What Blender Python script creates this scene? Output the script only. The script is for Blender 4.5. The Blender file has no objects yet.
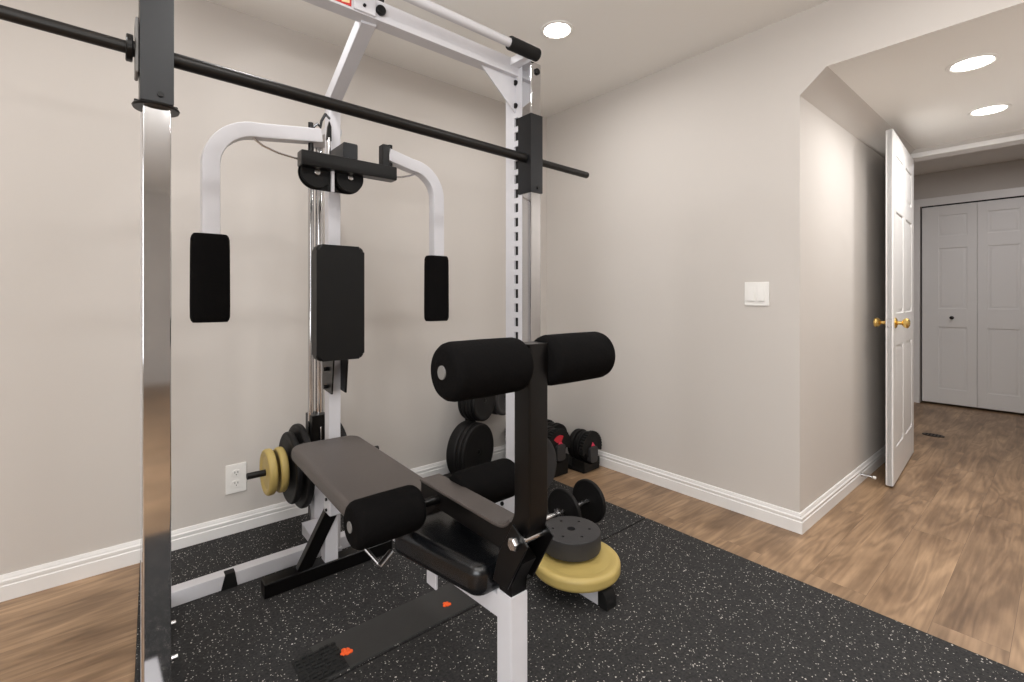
import bpy, bmesh, math, random
from mathutils import Vector, Matrix
random.seed(7)
C = bpy.context.scene.collection
PI = math.pi

# ------------------------------------------------------------------ materials
def srgb(r, g, b):
    def f(c):
        c /= 255.0
        return c/12.92 if c <= .04045 else ((c+.055)/1.055)**2.4
    return (f(r), f(g), f(b), 1)

def mat(name, col, rough=.5, metal=0., bump=0., bscale=200., var=0., vscale=6., spec=.5, coat=0.):
    m = bpy.data.materials.new(name); m.use_nodes = True
    nt = m.node_tree; b = nt.nodes['Principled BSDF']
    b.inputs['Base Color'].default_value = col
    b.inputs['Roughness'].default_value = rough
    b.inputs['Metallic'].default_value = metal
    b.inputs['Specular IOR Level'].default_value = spec
    if coat: b.inputs['Coat Weight'].default_value = coat
    tc = nt.nodes.new('ShaderNodeTexCoord')
    if var:
        n = nt.nodes.new('ShaderNodeTexNoise'); n.inputs['Scale'].default_value = vscale
        n.inputs['Detail'].default_value = 6
        nt.links.new(tc.outputs['Object'], n.inputs['Vector'])
        mx = nt.nodes.new('ShaderNodeMix'); mx.data_type = 'RGBA'
        mx.inputs['A'].default_value = tuple(c*(1-var) for c in col[:3])+(1,)
        mx.inputs['B'].default_value = tuple(min(1, c*(1+var)) for c in col[:3])+(1,)
        nt.links.new(n.outputs['Fac'], mx.inputs['Factor'])
        nt.links.new(mx.outputs['Result'], b.inputs['Base Color'])
        mr = nt.nodes.new('ShaderNodeMapRange')
        mr.inputs['To Min'].default_value = max(.02, rough*(1-var)); mr.inputs['To Max'].default_value = rough*(1+var)
        nt.links.new(n.outputs['Fac'], mr.inputs['Value']); nt.links.new(mr.outputs['Result'], b.inputs['Roughness'])
    if bump:
        n2 = nt.nodes.new('ShaderNodeTexNoise'); n2.inputs['Scale'].default_value = bscale
        n2.inputs['Detail'].default_value = 4
        nt.links.new(tc.outputs['Object'], n2.inputs['Vector'])
        bp = nt.nodes.new('ShaderNodeBump'); bp.inputs['Strength'].default_value = bump
        bp.inputs['Distance'].default_value = .002
        nt.links.new(n2.outputs['Fac'], bp.inputs['Height']); nt.links.new(bp.outputs['Normal'], b.inputs['Normal'])
    return m

M = {}
M['wall'] = mat('wall_paint', srgb(202, 196, 190), .75, bump=.08, bscale=260, var=.015, vscale=1.5, spec=.3)
M['ceil'] = mat('ceiling_paint', srgb(240, 238, 234), .9, bump=.25, bscale=120, spec=.2)
M['trim'] = mat('trim_paint', srgb(232, 230, 228), .4)
M['doorw'] = mat('door_paint', srgb(230, 228, 226), .42)
M['white'] = mat('white_powder_coat', srgb(206, 205, 209), .38, var=.03, vscale=30)
M['black'] = mat('black_powder_coat', srgb(9, 8, 8), .3, spec=.3, var=.12, vscale=40)
M['sleeve'] = mat('grey_black_steel', srgb(30, 31, 34), .36, metal=.3, var=.25, vscale=22)
M['bar'] = mat('bar_black_oxide', srgb(27, 25, 24), .38, metal=.4, var=.2, vscale=60)
M['chrome'] = mat('chrome', (.6, .605, .62, 1), .07, metal=1., var=.12, vscale=9)
M['chromed'] = mat('satin_chrome', (.62, .62, .63, 1), .25, metal=1.)
M['foam'] = mat('black_foam', srgb(15, 14, 14), .85, bump=.6, bscale=160, var=.25, vscale=50, spec=.04)
M['vinyl'] = mat('black_vinyl', srgb(11, 12, 13), .42, spec=.3, bump=.1, bscale=500)
M['gloss'] = mat('glossy_black_vinyl', srgb(13, 14, 16), .25, bump=.08, bscale=350)
M['pad'] = mat('brown_grey_vinyl', srgb(74, 68, 65), .42, bump=.15, bscale=600, var=.06, vscale=14)
M['plate'] = mat('black_vinyl_plate', srgb(24, 23, 23), .5, spec=.2, bump=.25, bscale=250, var=.12, vscale=25)
M['iron'] = mat('grey_cast_plate', srgb(52, 51, 52), .5, spec=.35, bump=.25, bscale=220, var=.12, vscale=25)
M['yellow'] = mat('mustard_vinyl_plate', srgb(180, 158, 94), .48, bump=.15, bscale=200, var=.1, vscale=12)
M['rubber'] = mat('black_rubber', srgb(15, 15, 15), .65, spec=.3)
M['strip'] = mat('plain_dark_rubber', srgb(46, 45, 44), .7, bump=.3, bscale=300, var=.1, vscale=20)
M['ribbed'] = mat('worn_black_rubber', srgb(14, 15, 15), .7, bump=1., bscale=60)
M['orange'] = mat('orange_foam', srgb(236, 92, 34), .8)
M['brass'] = mat('brass', (.83, .58, .2, 1), .18, metal=1.)
M['red'] = mat('red_plastic', srgb(196, 26, 46), .4)
M['pinkred'] = mat('red_pointer_plastic', srgb(222, 60, 92), .4)
M['label_red'] = mat('red_label', srgb(196, 48, 44), .5)
M['label_cream'] = mat('cream_label', srgb(236, 214, 168), .5)
M['plastic_w'] = mat('white_plastic', srgb(236, 234, 230), .35)
M['capgrey'] = mat('grey_plastic', srgb(112, 110, 108), .5)
M['dark'] = mat('dark_gap', srgb(14, 13, 13), .8)
M['vent'] = mat('dark_bronze_vent', srgb(52, 42, 37), .5, metal=.4)

def emis(name, col, s):
    m = bpy.data.materials.new(name); m.use_nodes = True
    b = m.node_tree.nodes['Principled BSDF']
    b.inputs['Base Color'].default_value = col
    b.inputs['Emission Color'].default_value = col; b.inputs['Emission Strength'].default_value = s
    return m
M['lens'] = emis('lit_lens', (1, .95, .88, 1), 14)

def mat_floor():
    m = bpy.data.materials.new('vinyl_plank_floor'); m.use_nodes = True
    nt = m.node_tree; N = nt.nodes; L = nt.links; b = N['Principled BSDF']
    tc = N.new('ShaderNodeTexCoord')
    mp0 = N.new('ShaderNodeMapping'); mp0.inputs['Location'].default_value = (.35, .06, 0)
    L.new(tc.outputs['Object'], mp0.inputs['Vector'])
    br = N.new('ShaderNodeTexBrick')
    br.offset = .37; br.offset_frequency = 2
    br.inputs['Scale'].default_value = 1
    br.inputs['Brick Width'].default_value = 1.22; br.inputs['Row Height'].default_value = .18
    br.inputs['Mortar Size'].default_value = .0006; br.inputs['Mortar Smooth'].default_value = .3
    br.inputs['Color1'].default_value = (0, 0, 0, 1); br.inputs['Color2'].default_value = (1, 1, 1, 1)
    br.inputs['Mortar'].default_value = (.5, .5, .5, 1); br.inputs['Bias'].default_value = 0
    L.new(mp0.outputs['Vector'], br.inputs['Vector'])
    # shift the grain from plank to plank
    sh = N.new('ShaderNodeVectorMath'); sh.operation = 'MULTIPLY_ADD'
    sh.inputs[1].default_value = (3.1, 7.7, 5.3)
    L.new(br.outputs['Color'], sh.inputs[0]); L.new(tc.outputs['Object'], sh.inputs[2])
    mp = N.new('ShaderNodeMapping'); mp.inputs['Scale'].default_value = (.9, 6.5, 1)
    L.new(sh.outputs['Vector'], mp.inputs['Vector'])
    n1 = N.new('ShaderNodeTexNoise'); n1.inputs['Scale'].default_value = 1.5; n1.inputs['Detail'].default_value = 2
    n1.inputs['Distortion'].default_value = .9
    L.new(mp.outputs['Vector'], n1.inputs['Vector'])
    # contour lines of the slow noise make cathedral grain
    k = N.new('ShaderNodeMath'); k.operation = 'MULTIPLY'; k.inputs[1].default_value = 34
    L.new(n1.outputs['Fac'], k.inputs[0])
    sn = N.new('ShaderNodeMath'); sn.operation = 'SINE'; L.new(k.outputs[0], sn.inputs[0])
    mp2 = N.new('ShaderNodeMapping'); mp2.inputs['Scale'].default_value = (3.2, 60, 1)
    L.new(sh.outputs['Vector'], mp2.inputs['Vector'])
    n2 = N.new('ShaderNodeTexNoise'); n2.inputs['Scale'].default_value = 1.3; n2.inputs['Detail'].default_value = 5
    L.new(mp2.outputs['Vector'], n2.inputs['Vector'])
    mp3 = N.new('ShaderNodeMapping'); mp3.inputs['Scale'].default_value = (1.2, 3.5, 1)
    L.new(sh.outputs['Vector'], mp3.inputs['Vector'])
    n3 = N.new('ShaderNodeTexNoise'); n3.inputs['Scale'].default_value = 2.2; n3.inputs['Detail'].default_value = 4
    L.new(mp3.outputs['Vector'], n3.inputs['Vector'])
    def ramp(c0, c1, p0=0., p1=1.):
        r = N.new('ShaderNodeValToRGB')
        r.color_ramp.elements[0].color = c0; r.color_ramp.elements[1].color = c1
        r.color_ramp.elements[0].position = p0; r.color_ramp.elements[1].position = p1
        return r
    base = ramp(srgb(126, 101, 77), srgb(180, 150, 119), .28, .72)
    L.new(n3.outputs['Fac'], base.inputs['Fac'])
    def mixc(a, bb, fac, mode):
        x = N.new('ShaderNodeMix'); x.data_type = 'RGBA'; x.blend_type = mode
        x.inputs['Factor'].default_value = fac
        L.new(a, x.inputs['A']); L.new(bb, x.inputs['B']); return x.outputs['Result']
    g1 = ramp((.66, .63, .60, 1), (1.12, 1.11, 1.09, 1)); 
    mr = N.new('ShaderNodeMapRange'); mr.inputs['From Min'].default_value = -1; L.new(sn.outputs[0], mr.inputs['Value'])
    L.new(mr.outputs['Result'], g1.inputs['Fac'])
    g2 = ramp((.68, .66, .64, 1), (1.14, 1.14, 1.14, 1), .25, .75); L.new(n2.outputs['Fac'], g2.inputs['Fac'])
    g3 = ramp((.93, .93, .94, 1), (1.05, 1.04, 1.03, 1)); L.new(br.outputs['Color'], g3.inputs['Fac'])
    c = mixc(base.outputs['Color'], g1.outputs['Color'], .6, 'MULTIPLY')
    c = mixc(c, g2.outputs['Color'], .8, 'MULTIPLY')
    c = mixc(c, g3.outputs['Color'], 1., 'MULTIPLY')
    seam = N.new('ShaderNodeMix'); seam.data_type = 'RGBA'
    L.new(br.outputs['Fac'], seam.inputs['Factor']); L.new(c, seam.inputs['A'])
    seam.inputs['B'].default_value = srgb(104, 84, 67)
    L.new(seam.outputs['Result'], b.inputs['Base Color'])
    b.inputs['Roughness'].default_value = .42
    b.inputs['Specular IOR Level'].default_value = .4
    return m
M['floor'] = mat_floor()

def mat_fleck():
    m = bpy.data.materials.new('flecked_rubber'); m.use_nodes = True
    nt = m.node_tree; N = nt.nodes; L = nt.links; b = N['Principled BSDF']
    tc = N.new('ShaderNodeTexCoord')
    def flecks(scale, thr, keep):
        v = N.new('ShaderNodeTexVoronoi'); v.inputs['Scale'].default_value = scale
        nz = N.new('ShaderNodeTexNoise'); nz.inputs['Scale'].default_value = scale*1.4
        L.new(tc.outputs['Object'], nz.inputs['Vector'])
        ad = N.new('ShaderNodeVectorMath'); ad.operation = 'MULTIPLY_ADD'; ad.inputs[1].default_value = (.5/scale,)*3
        L.new(nz.outputs['Color'], ad.inputs[0]); L.new(tc.outputs['Object'], ad.inputs[2])
        L.new(ad.outputs['Vector'], v.inputs['Vector'])
        sep = N.new('ShaderNodeSeparateColor'); L.new(v.outputs['Color'], sep.inputs['Color'])
        a = N.new('ShaderNodeMath'); a.operation = 'GREATER_THAN'; a.inputs[1].default_value = 1-keep
        L.new(sep.outputs['Red'], a.inputs[0])
        d = N.new('ShaderNodeMath'); d.operation = 'LESS_THAN'
        tm = N.new('ShaderNodeMath'); tm.operation = 'MULTIPLY'; tm.inputs[1].default_value = thr
        L.new(sep.outputs['Green'], tm.inputs[0]); L.new(tm.outputs[0], d.inputs[1])
        L.new(v.outputs['Distance'], d.inputs[0])
        p = N.new('ShaderNodeMath'); p.operation = 'MULTIPLY'
        L.new(a.outputs[0], p.inputs[0]); L.new(d.outputs[0], p.inputs[1]); return p.outputs[0]
    f1 = flecks(135, .4, .12); f2 = flecks(230, .45, .15)
    mx = N.new('ShaderNodeMath'); mx.operation = 'MAXIMUM'; L.new(f1, mx.inputs[0]); L.new(f2, mx.inputs[1])
    n = N.new('ShaderNodeTexNoise'); n.inputs['Scale'].default_value = 140; n.inputs['Detail'].default_value = 3
    L.new(tc.outputs['Object'], n.inputs['Vector'])
    r = N.new('ShaderNodeValToRGB'); r.color_ramp.elements[0].color = srgb(28, 28, 28); r.color_ramp.elements[1].color = srgb(54, 53, 53)
    r.color_ramp.elements[0].position = .3; r.color_ramp.elements[1].position = .7
    L.new(n.outputs['Fac'], r.inputs['Fac'])
    c = N.new('ShaderNodeMix'); c.data_type = 'RGBA'
    L.new(mx.outputs[0], c.inputs['Factor']); L.new(r.outputs['Color'], c.inputs['A']); c.inputs['B'].default_value = srgb(196, 190, 184)
    L.new(c.outputs['Result'], b.inputs['Base Color'])
    b.inputs['Roughness'].default_value = .75; b.inputs['Specular IOR Level'].default_value = .3
    bp = N.new('ShaderNodeBump'); bp.inputs['Strength'].default_value = .4; bp.inputs['Distance'].default_value = .002
    L.new(n.outputs['Fac'], bp.inputs['Height']); L.new(bp.outputs['Normal'], b.inputs['Normal'])
    return m
M['mat'] = mat_fleck()

# ------------------------------------------------------------------ mesh helpers
def V(*a): return Vector(a)

class MB:
    def __init__(s): s.bm = bmesh.new()
    def box(s, x0, x1, y0, y1, z0, z1, bev=0., seg=2, mtx=None):
        r = bmesh.ops.create_cube(s.bm, size=1)
        vs = r['verts']
        for v in vs:
            v.co = V((x0+x1)/2+v.co.x*(x1-x0), (y0+y1)/2+v.co.y*(y1-y0), (z0+z1)/2+v.co.z*(z1-z0))
        if mtx: 
            for v in vs: v.co = mtx @ v.co
        if bev:
            es = list({e for v in vs for e in v.link_edges})
            bmesh.ops.bevel(s.bm, geom=es, offset=bev, segments=seg, affect='EDGES', profile=.5)
        return s
    def lathe(s, prof, origin, axis, seg=32, closed=False):
        """prof: (along, radius) pairs; spun about axis through origin."""
        o = Vector(origin); a = Vector(axis).normalized()
        u = a.orthogonal().normalized(); w = a.cross(u)
        rings = []
        for (t, r) in prof:
            if r < 1e-6:
                rings.append([s.bm.verts.new(o+a*t)])
            else:
                rings.append([s.bm.verts.new(o+a*t+(u*math.cos(2*PI*k/seg)+w*math.sin(2*PI*k/seg))*r) for k in range(seg)])
        n = len(rings); pairs = [(i, i+1) for i in range(n-1)]
        if closed: pairs.append((n-1, 0))
        for i, j in pairs:
            A, B = rings[i], rings[j]
            for k in range(seg):
                k2 = (k+1) % seg
                if len(A) == 1 and len(B) == 1: continue
                if len(A) == 1: s.bm.faces.new((A[0], B[k], B[k2]))
                elif len(B) == 1: s.bm.faces.new((A[k], B[0], A[k2]))
                else: s.bm.faces.new((A[k], B[k], B[k2], A[k2]))
        if not closed:
            for R in (rings[0], rings[-1]):
                if len(R) > 2: s.bm.faces.new(R)
        return s
    def cyl(s, p0, p1, r, seg=24, bev=0.):
        p0, p1 = Vector(p0), Vector(p1); L = (p1-p0).length
        b = bev
        prof = [(0, 0), (0, r-b), (b*.3, r-b*.3), (b, r), (L-b, r), (L-b*.3, r-b*.3), (L, r-b), (L, 0)] if b else [(0, 0), (0, r), (L, r), (L, 0)]
        return s.lathe(prof, p0, p1-p0, seg)
    def prism(s, poly, ax, a0, a1, bev=0., seg=2):
        """poly: 2-D points; ax 'x' -> (y,z), 'y' -> (x,z), 'z' -> (x,y)."""
        def P(p, a):
            return {'x': V(a, p[0], p[1]), 'y': V(p[0], a, p[1]), 'z': V(p[0], p[1], a)}[ax]
        A = [s.bm.verts.new(P(p, a0)) for p in poly]; B = [s.bm.verts.new(P(p, a1)) for p in poly]
        n = len(poly)
        fs = [s.bm.faces.new(A), s.bm.faces.new(B)]
        for i in range(n):
            fs.append(s.bm.faces.new((A[i], A[(i+1) % n], B[(i+1) % n], B[i])))
        if bev:
            es = list({e for f in fs[:2] for e in f.edges})
            bmesh.ops.bevel(s.bm, geom=es, offset=bev, segments=seg, affect='EDGES', profile=.5)
        return s
    def sweep(s, path, sec, ref):
        """path: 3-D points; sec: list of per-point 2-D sections or one section; ref: vector the section's first axis follows."""
        path = [Vector(p) for p in path]; ref = Vector(ref).normalized(); rings = []
        for i, p in enumerate(path):
            if i == 0: t = path[1]-p
            elif i == len(path)-1: t = p-path[i-1]
            else: t = (path[i+1]-p).normalized()+(p-path[i-1]).normalized()
            t.normalize()
            a = (ref-t*ref.dot(t)).normalized(); b = t.cross(a)
            # keep the wall thickness at a mitre
            sc = 1.
            if 0 < i < len(path)-1:
                c = t.dot((p-path[i-1]).normalized()); sc = 1/max(.5, c)
            S = sec[i] if isinstance(sec[0][0], (list, tuple)) else sec
            rings.append([s.bm.verts.new(p+a*x+b*y*sc) for x, y in S])
        for A, B in zip(rings, rings[1:]):
            n = len(A)
            for k in range(n): s.bm.faces.new((A[k], A[(k+1) % n], B[(k+1) % n], B[k]))
        s.bm.faces.new(rings[0]); s.bm.faces.new(rings[-1])
        return s
    def tube(s, path, r, seg=10):
        sec = [(r*math.cos(2*PI*k/seg), r*math.sin(2*PI*k/seg)) for k in range(seg)]
        d = (Vector(path[-1])-Vector(path[0])).normalized()
        ref = V(0, 0, 1) if abs(d.z) < .7 else V(1, 0, 0)
        if len(path) > 2:
            nrm = (Vector(path[1])-Vector(path[0])).cross(Vector(path[-1])-Vector(path[0]))
            if nrm.length > 1e-6: ref = nrm
        return s.sweep(path, sec, ref)
    def sphere(s, c, r, sc=(1, 1, 1), seg=20):
        q = bmesh.ops.create_uvsphere(s.bm, u_segments=seg, v_segments=seg//2, radius=r)
        for v in q['verts']: v.co = V(c[0]+v.co.x*sc[0], c[1]+v.co.y*sc[1], c[2]+v.co.z*sc[2])
        return s

def rsec(w, h, b=.004):
    """rectangular tube section with eased corners"""
    w /= 2; h /= 2; q = b*.3
    return [(-w+b, -h), (w-b, -h), (w-q, -h+q), (w, -h+b), (w, h-b), (w-q, h-q), (w-b, h), (-w+b, h), (-w+q, h-q), (-w, h-b), (-w, -h+b), (-w+q, -h+q)]

def arc2(cx, cy, r, a0, a1, n=10):
    return [(cx+r*math.cos(a0+(a1-a0)*k/n), cy+r*math.sin(a0+(a1-a0)*k/n)) for k in range(n+1)]

def rrect(x0, x1, y0, y1, r, n=6):
    if not isinstance(r, (list, tuple)): r = (r,)*4
    return (arc2(x1-r[0], y1-r[0], r[0], 0, PI/2, n)+arc2(x0+r[1], y1-r[1], r[1], PI/2, PI, n)
            + arc2(x0+r[2], y0+r[2], r[2], PI, 1.5*PI, n)+arc2(x1-r[3], y0+r[3], r[3], 1.5*PI, 2*PI, n))

def cushion(poly, z0, z1, r, n=5):
    """rounded cushion: counter-clockwise outline, edges rolled over with radius r"""
    m = MB(); P = [Vector(p) for p in poly]; N = len(P); nr = []
    for i in range(N):
        t = (P[(i+1) % N]-P[i-1]).normalized(); nr.append(Vector((t.y, -t.x)))
    lv = [(r*(1-math.cos(a)), z) for a, z in [(PI/2*(1-k/n), z0+r*(1-math.sin(PI/2*(1-k/n)))) for k in range(n+1)]]
    lv = [(r*(1-math.sin(PI/2*k/n)), z0+r*(1-math.cos(PI/2*k/n))) for k in range(n+1)]
    lv += [(d, z0+z1-z) for d, z in reversed(lv)]
    rings = [[m.bm.verts.new((p.x-q.x*d, p.y-q.y*d, z)) for p, q in zip(P, nr)] for d, z in lv]
    for A, B in zip(rings, rings[1:]):
        for i in range(N): m.bm.faces.new((A[i], A[(i+1) % N], B[(i+1) % N], B[i]))
    m.bm.faces.new(rings[0]); m.bm.faces.new(rings[-1])
    return m

def wpos(o):
    p = V(0, 0, 0)
    while o is not None: p = p+o.location; o = o.parent
    return p

def obj(name, mb, m, parent=None, at=None, local=False, angle=35):
    """link mb as ONE mesh object; world-space vertices are moved to the parent's origin unless local"""
    bm = mb.bm
    if not local:
        off = wpos(parent) if parent else (Vector(at) if at else None)
        if off is not None: bmesh.ops.translate(bm, verts=bm.verts, vec=-off)
    bmesh.ops.remove_doubles(bm, verts=bm.verts, dist=1e-6)
    bmesh.ops.recalc_face_normals(bm, faces=bm.faces)
    me = bpy.data.meshes.new(name); bm.to_mesh(me); bm.free()
    for p in me.polygons: p.use_smooth = True
    me.set_sharp_from_angle(angle=math.radians(angle))
    me.materials.append(M[m])
    o = bpy.data.objects.new(name, me); C.objects.link(o)
    wn = o.modifiers.new('weighted_normals', 'WEIGHTED_NORMAL'); wn.keep_sharp = True; wn.weight = 80
    if parent: o.parent = parent
    elif at: o.location = at
    return o

def cut(o, cutter):
    """boolean difference, applied"""
    cm = bpy.data.meshes.new('c'); 
    bmesh.ops.recalc_face_normals(cutter.bm, faces=cutter.bm.faces)
    cutter.bm.to_mesh(cm); cutter.bm.free()
    c = bpy.data.objects.new('c', cm); C.objects.link(c)
    c.matrix_world = Matrix.Translation(wpos(o))
    o.modifiers.clear(); md = o.modifiers.new('b', 'BOOLEAN'); md.operation = 'DIFFERENCE'; md.object = c; md.solver = 'EXACT'
    bpy.context.view_layer.update()
    dg = bpy.context.evaluated_depsgraph_get()
    me = bpy.data.meshes.new_from_object(o.evaluated_get(dg))
    o.modifiers.clear(); wn = o.modifiers.new('weighted_normals', 'WEIGHTED_NORMAL'); wn.keep_sharp = True; old = o.data; o.data = me; me.name = old.name
    bpy.data.objects.remove(c); bpy.data.meshes.remove(cm)
    me.set_sharp_from_angle(angle=math.radians(35))
    return o

def thing(name, label, cat, loc, group=None, rz=0):
    o = bpy.data.objects.new(name, None); C.objects.link(o)
    o.location = loc; o.rotation_euler = (0, 0, rz); o.empty_display_size = .05
    return tag(o, label, cat, group)
def tag(o, label, cat, group=None):
    o['label'] = label; o['category'] = cat
    if group: o['group'] = group
    return o
def struct(name, mb, m, parent=None):
    o = obj(name, mb, m, parent)
    if parent is None: o['kind'] = 'structure'
    return o
def lab(o, t): o['label'] = t; return o

# ------------------------------------------------------------------ camera (level, 16.6 mm, room axes 40 degrees off the lens)
F = 473.; yaw = math.atan2(.6459, .7635)
cam = bpy.data.cameras.new('camera'); co = bpy.data.objects.new('camera', cam); C.objects.link(co)
CH = 1.08
co.location = (0, 0, CH); co.rotation_euler = (PI/2, 0, -yaw)
cam.sensor_width = 36; cam.sensor_fit = 'HORIZONTAL'; cam.lens = F/1024*36; cam.shift_y = -43/1024
cam.clip_start = .02
bpy.context.scene.camera = co

# ------------------------------------------------------------------ the room
YB, XR, ZC = 2.47, 2.42, 2.396       # back wall, right wall, ceiling
XL, YF = -1.9, -4.6                 # walls behind the camera
YH, ZH = .808, 2.11                   # hall's left wall, hall ceiling
YHR = -.25                           # hall's right wall
XD = 4.25                            # doorway wall at the hall's end
XE = 6.36                            # closet wall

struct('floor', MB().box(XL-.1, XE+.9, YF-.1, YB+.1, -.06, 0), 'floor')
struct('ceiling', MB().box(XL-.1, XR+.06, YF-.1, YB+.1, ZC, ZC+.1), 'ceil')
struct('wall_back', MB().box(XL-.1, XR+.1, YB, YB+.1, 0, ZC), 'wall')
struct('wall_left', MB().box(XL-.1, XL, YF-.1, YB, 0, ZC), 'wall')
struct('wall_front', MB().box(XL, XR+.12, YF-.1, YF, 0, ZC), 'wall')
struct('wall_right', MB().prism([(YB, 0), (YH, 0), (YH, 2.013), (YH-.11, ZH), (YHR, ZH), (YHR, 0), (YF, 0), (YF, ZC), (YB, ZC)], 'x', XR, XR+.12), 'wall')
struct('wall_hall_left', MB().box(XR+.12, XD, YH, YH+.1, 0, ZH+.1), 'wall')
struct('wall_hall_right', MB().box(XR+.12, XD, YHR-.1, YHR, 0, ZH+.1), 'wall')
struct('ceiling_hall', MB().prism([(YH-.11, ZH-.001), (YH-.11, ZH+.1), (YHR, ZH+.1), (YHR, ZH-.001)], 'x', XR+.12, XD), 'ceil')
struct('trim_6', MB().box(XR+.001, XR+.12, YHR, YH-.1095, ZH-.0015, ZH), 'ceil')
struct('trim_1', MB().prism([(YH, 2.013), (YH-.11, ZH), (YH, ZH)], 'x', XR+.12, XD), 'wall')
DY0, DY1, DZ = -.14, .738, 2.05      # doorway
struct('wall_doorway', MB().prism([(2.2, 0), (DY1+.02, 0), (DY1+.02, DZ+.012), (DY0-.02, DZ+.012), (DY0-.02, 0), (-1.6, 0), (-1.6, 2.45), (2.2, 2.45)], 'x', XD, XD+.12), 'wall')
# jamb lining and casing of the doorway
jb = MB()
jb.prism([(DY1+.02, 0), (DY1+.02, DZ+.012), (DY0-.02, DZ+.012), (DY0-.02, 0), (DY0, 0), (DY0, DZ), (DY1, DZ), (DY1, 0)], 'x', XD-.003, XD+.123)
struct('trim_2', jb, 'trim')
cs = MB().prism([(DY1+.06, 0), (DY1+.06, DZ+.03), (DY0-.06, DZ+.03), (DY0-.06, 0), (DY0-.005, 0), (DY0-.005, DZ+.004), (DY1+.005, DZ+.004), (DY1+.005, 0)], 'x', XD-.014, XD, .003)
struct('trim_3', cs, 'trim')
# room beyond the doorway
struct('wall_far_left', MB().box(XD+.12, XE+.8, 2.1, 2.2, 0, 2.45), 'wall')
struct('wall_far_right', MB().box(XD+.12, XE+.8, -1.7, -1.6, 0, 2.45), 'wall')
struct('ceiling_far', MB().box(XD+.12, XE+.1, -1.6, 2.1, 2.35, 2.45), 'ceil')
CY1, CY0, CZ = .997, -.63, 2.02
struct('wall_far', MB().prism([(2.1, 0), (CY1+.01, 0), (CY1+.01, CZ), (CY0-.01, CZ), (CY0-.01, 0), (-1.6, 0), (-1.6, 2.35), (2.1, 2.35)], 'x', XE, XE+.1), 'wall')
struct('wall_closet_back', MB().box(XE+.5, XE+.6, -1.6, 2.1, 0, 2.45), 'wall')
struct('trim_4', MB().prism([(CY1+.075, 0), (CY1+.075, CZ+.075), (CY0-.075, CZ+.075), (CY0-.075, 0), (CY0-.01, 0), (CY0-.01, CZ), (CY1+.01, CZ), (CY1+.01, 0)], 'x', XE-.014, XE, .003), 'trim')

# baseboards: stepped profile, offset from the wall (out) against height
BP = [(0, 0), (.016, 0), (.016, .052), (.0125, .055), (.0125, .060), (.0145, .063), (.0145, .070), (.0095, .075), (.0095, .081), (.006, .089), (0, .090)]
def base(name, pts0, pts1):
    m = MB(); A = [m.bm.verts.new(p) for p in pts0]; B = [m.bm.verts.new(p) for p in pts1]; n = len(A)
    m.bm.faces.new(A); m.bm.faces.new(B)
    for i in range(n): m.bm.faces.new((A[i], A[(i+1) % n], B[(i+1) % n], B[i]))
    return struct(name, m, 'trim')
def base_x(name, x0, x1, y, sgn, m0=0, m1=0):      # m0, m1: mitre at either end
    return base(name, [(x0+m0*o, y+sgn*o, z) for o, z in BP], [(x1+m1*o, y+sgn*o, z) for o, z in BP])
def base_y(name, y0, y1, x, sgn, m0=0, m1=0):
    return base(name, [(x+sgn*o, y0+m0*o, z) for o, z in BP], [(x+sgn*o, y1+m1*o, z) for o, z in BP])
base_x('baseboard_back', XL, XR, YB, -1, 1, -1)
base_y('baseboard_right', YH, YB, XR, -1, -1, -1)
base_x('baseboard_hall_left', XR, XD-.014, YH, -1, -1, 0)
base_x('baseboard_hall_right', XR, XD, YHR, 1)
base_y('baseboard_left', YF, YB, XL, 1, 0, -1)
base_y('baseboard_far', CY1+.075, 2.1, XE, -1)

# ------------------------------------------------------------------ doors
def door_slab(mb, w, h, th, cols, bands, st=.1, mid=.09, sl=0):
    """panelled slab: x 0..w, y -th/2..th/2, z 0..h"""
    core = th/2-.007
    mb.box(0, w, -core, core, 0, h)
    n = cols
    edges = []
    pw = (w-2*st-(n-1)*mid)/n
    xs = [(st+sl+i*(pw+mid), st+sl+i*(pw+mid)+pw) for i in range(n)]
    def full(x0, x1, z0, z1): mb.box(x0, x1, -th/2, th/2, z0, z1, .0025, 1)
    full(0, xs[0][0], 0, h); full(xs[-1][1], w, 0, h)
    for i in range(n-1): full(xs[i][1], xs[i+1][0], 0, h)
    z = 0
    for (a, b) in bands:
        for (x0, x1) in xs:
            full(x0-.003, x1+.003, z, a)
        z = b
    for (x0, x1) in xs: full(x0-.003, x1+.003, z, h)
    for (a, b) in bands:
        for (x0, x1) in xs:
            for sg in (-1, 1):
                y0 = sg*core*.5; y1 = sg*(core+.0075); g = .012; q = .03
                # raised field with sloping shoulders
                A = [(x0+g, a+g), (x1-g, a+g), (x1-g, b-g), (x0+g, b-g)]
                B = [(x0+q, a+q), (x1-q, a+q), (x1-q, b-q), (x0+q, b-q)]
                bm = mb.bm
                va = [bm.verts.new((x, y0, zz)) for x, zz in A]
                vm = [bm.verts.new((x, sg*core, zz)) for x, zz in A]
                vb = [bm.verts.new((x, y1, zz)) for x, zz in B]
                for P, Q in ((va, vm), (vm, vb)):
                    for k in range(4): bm.faces.new((P[k], P[(k+1) % 4], Q[(k+1) % 4], Q[k]))
                bm.faces.new(va); bm.faces.new(vb)
    return mb

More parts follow.
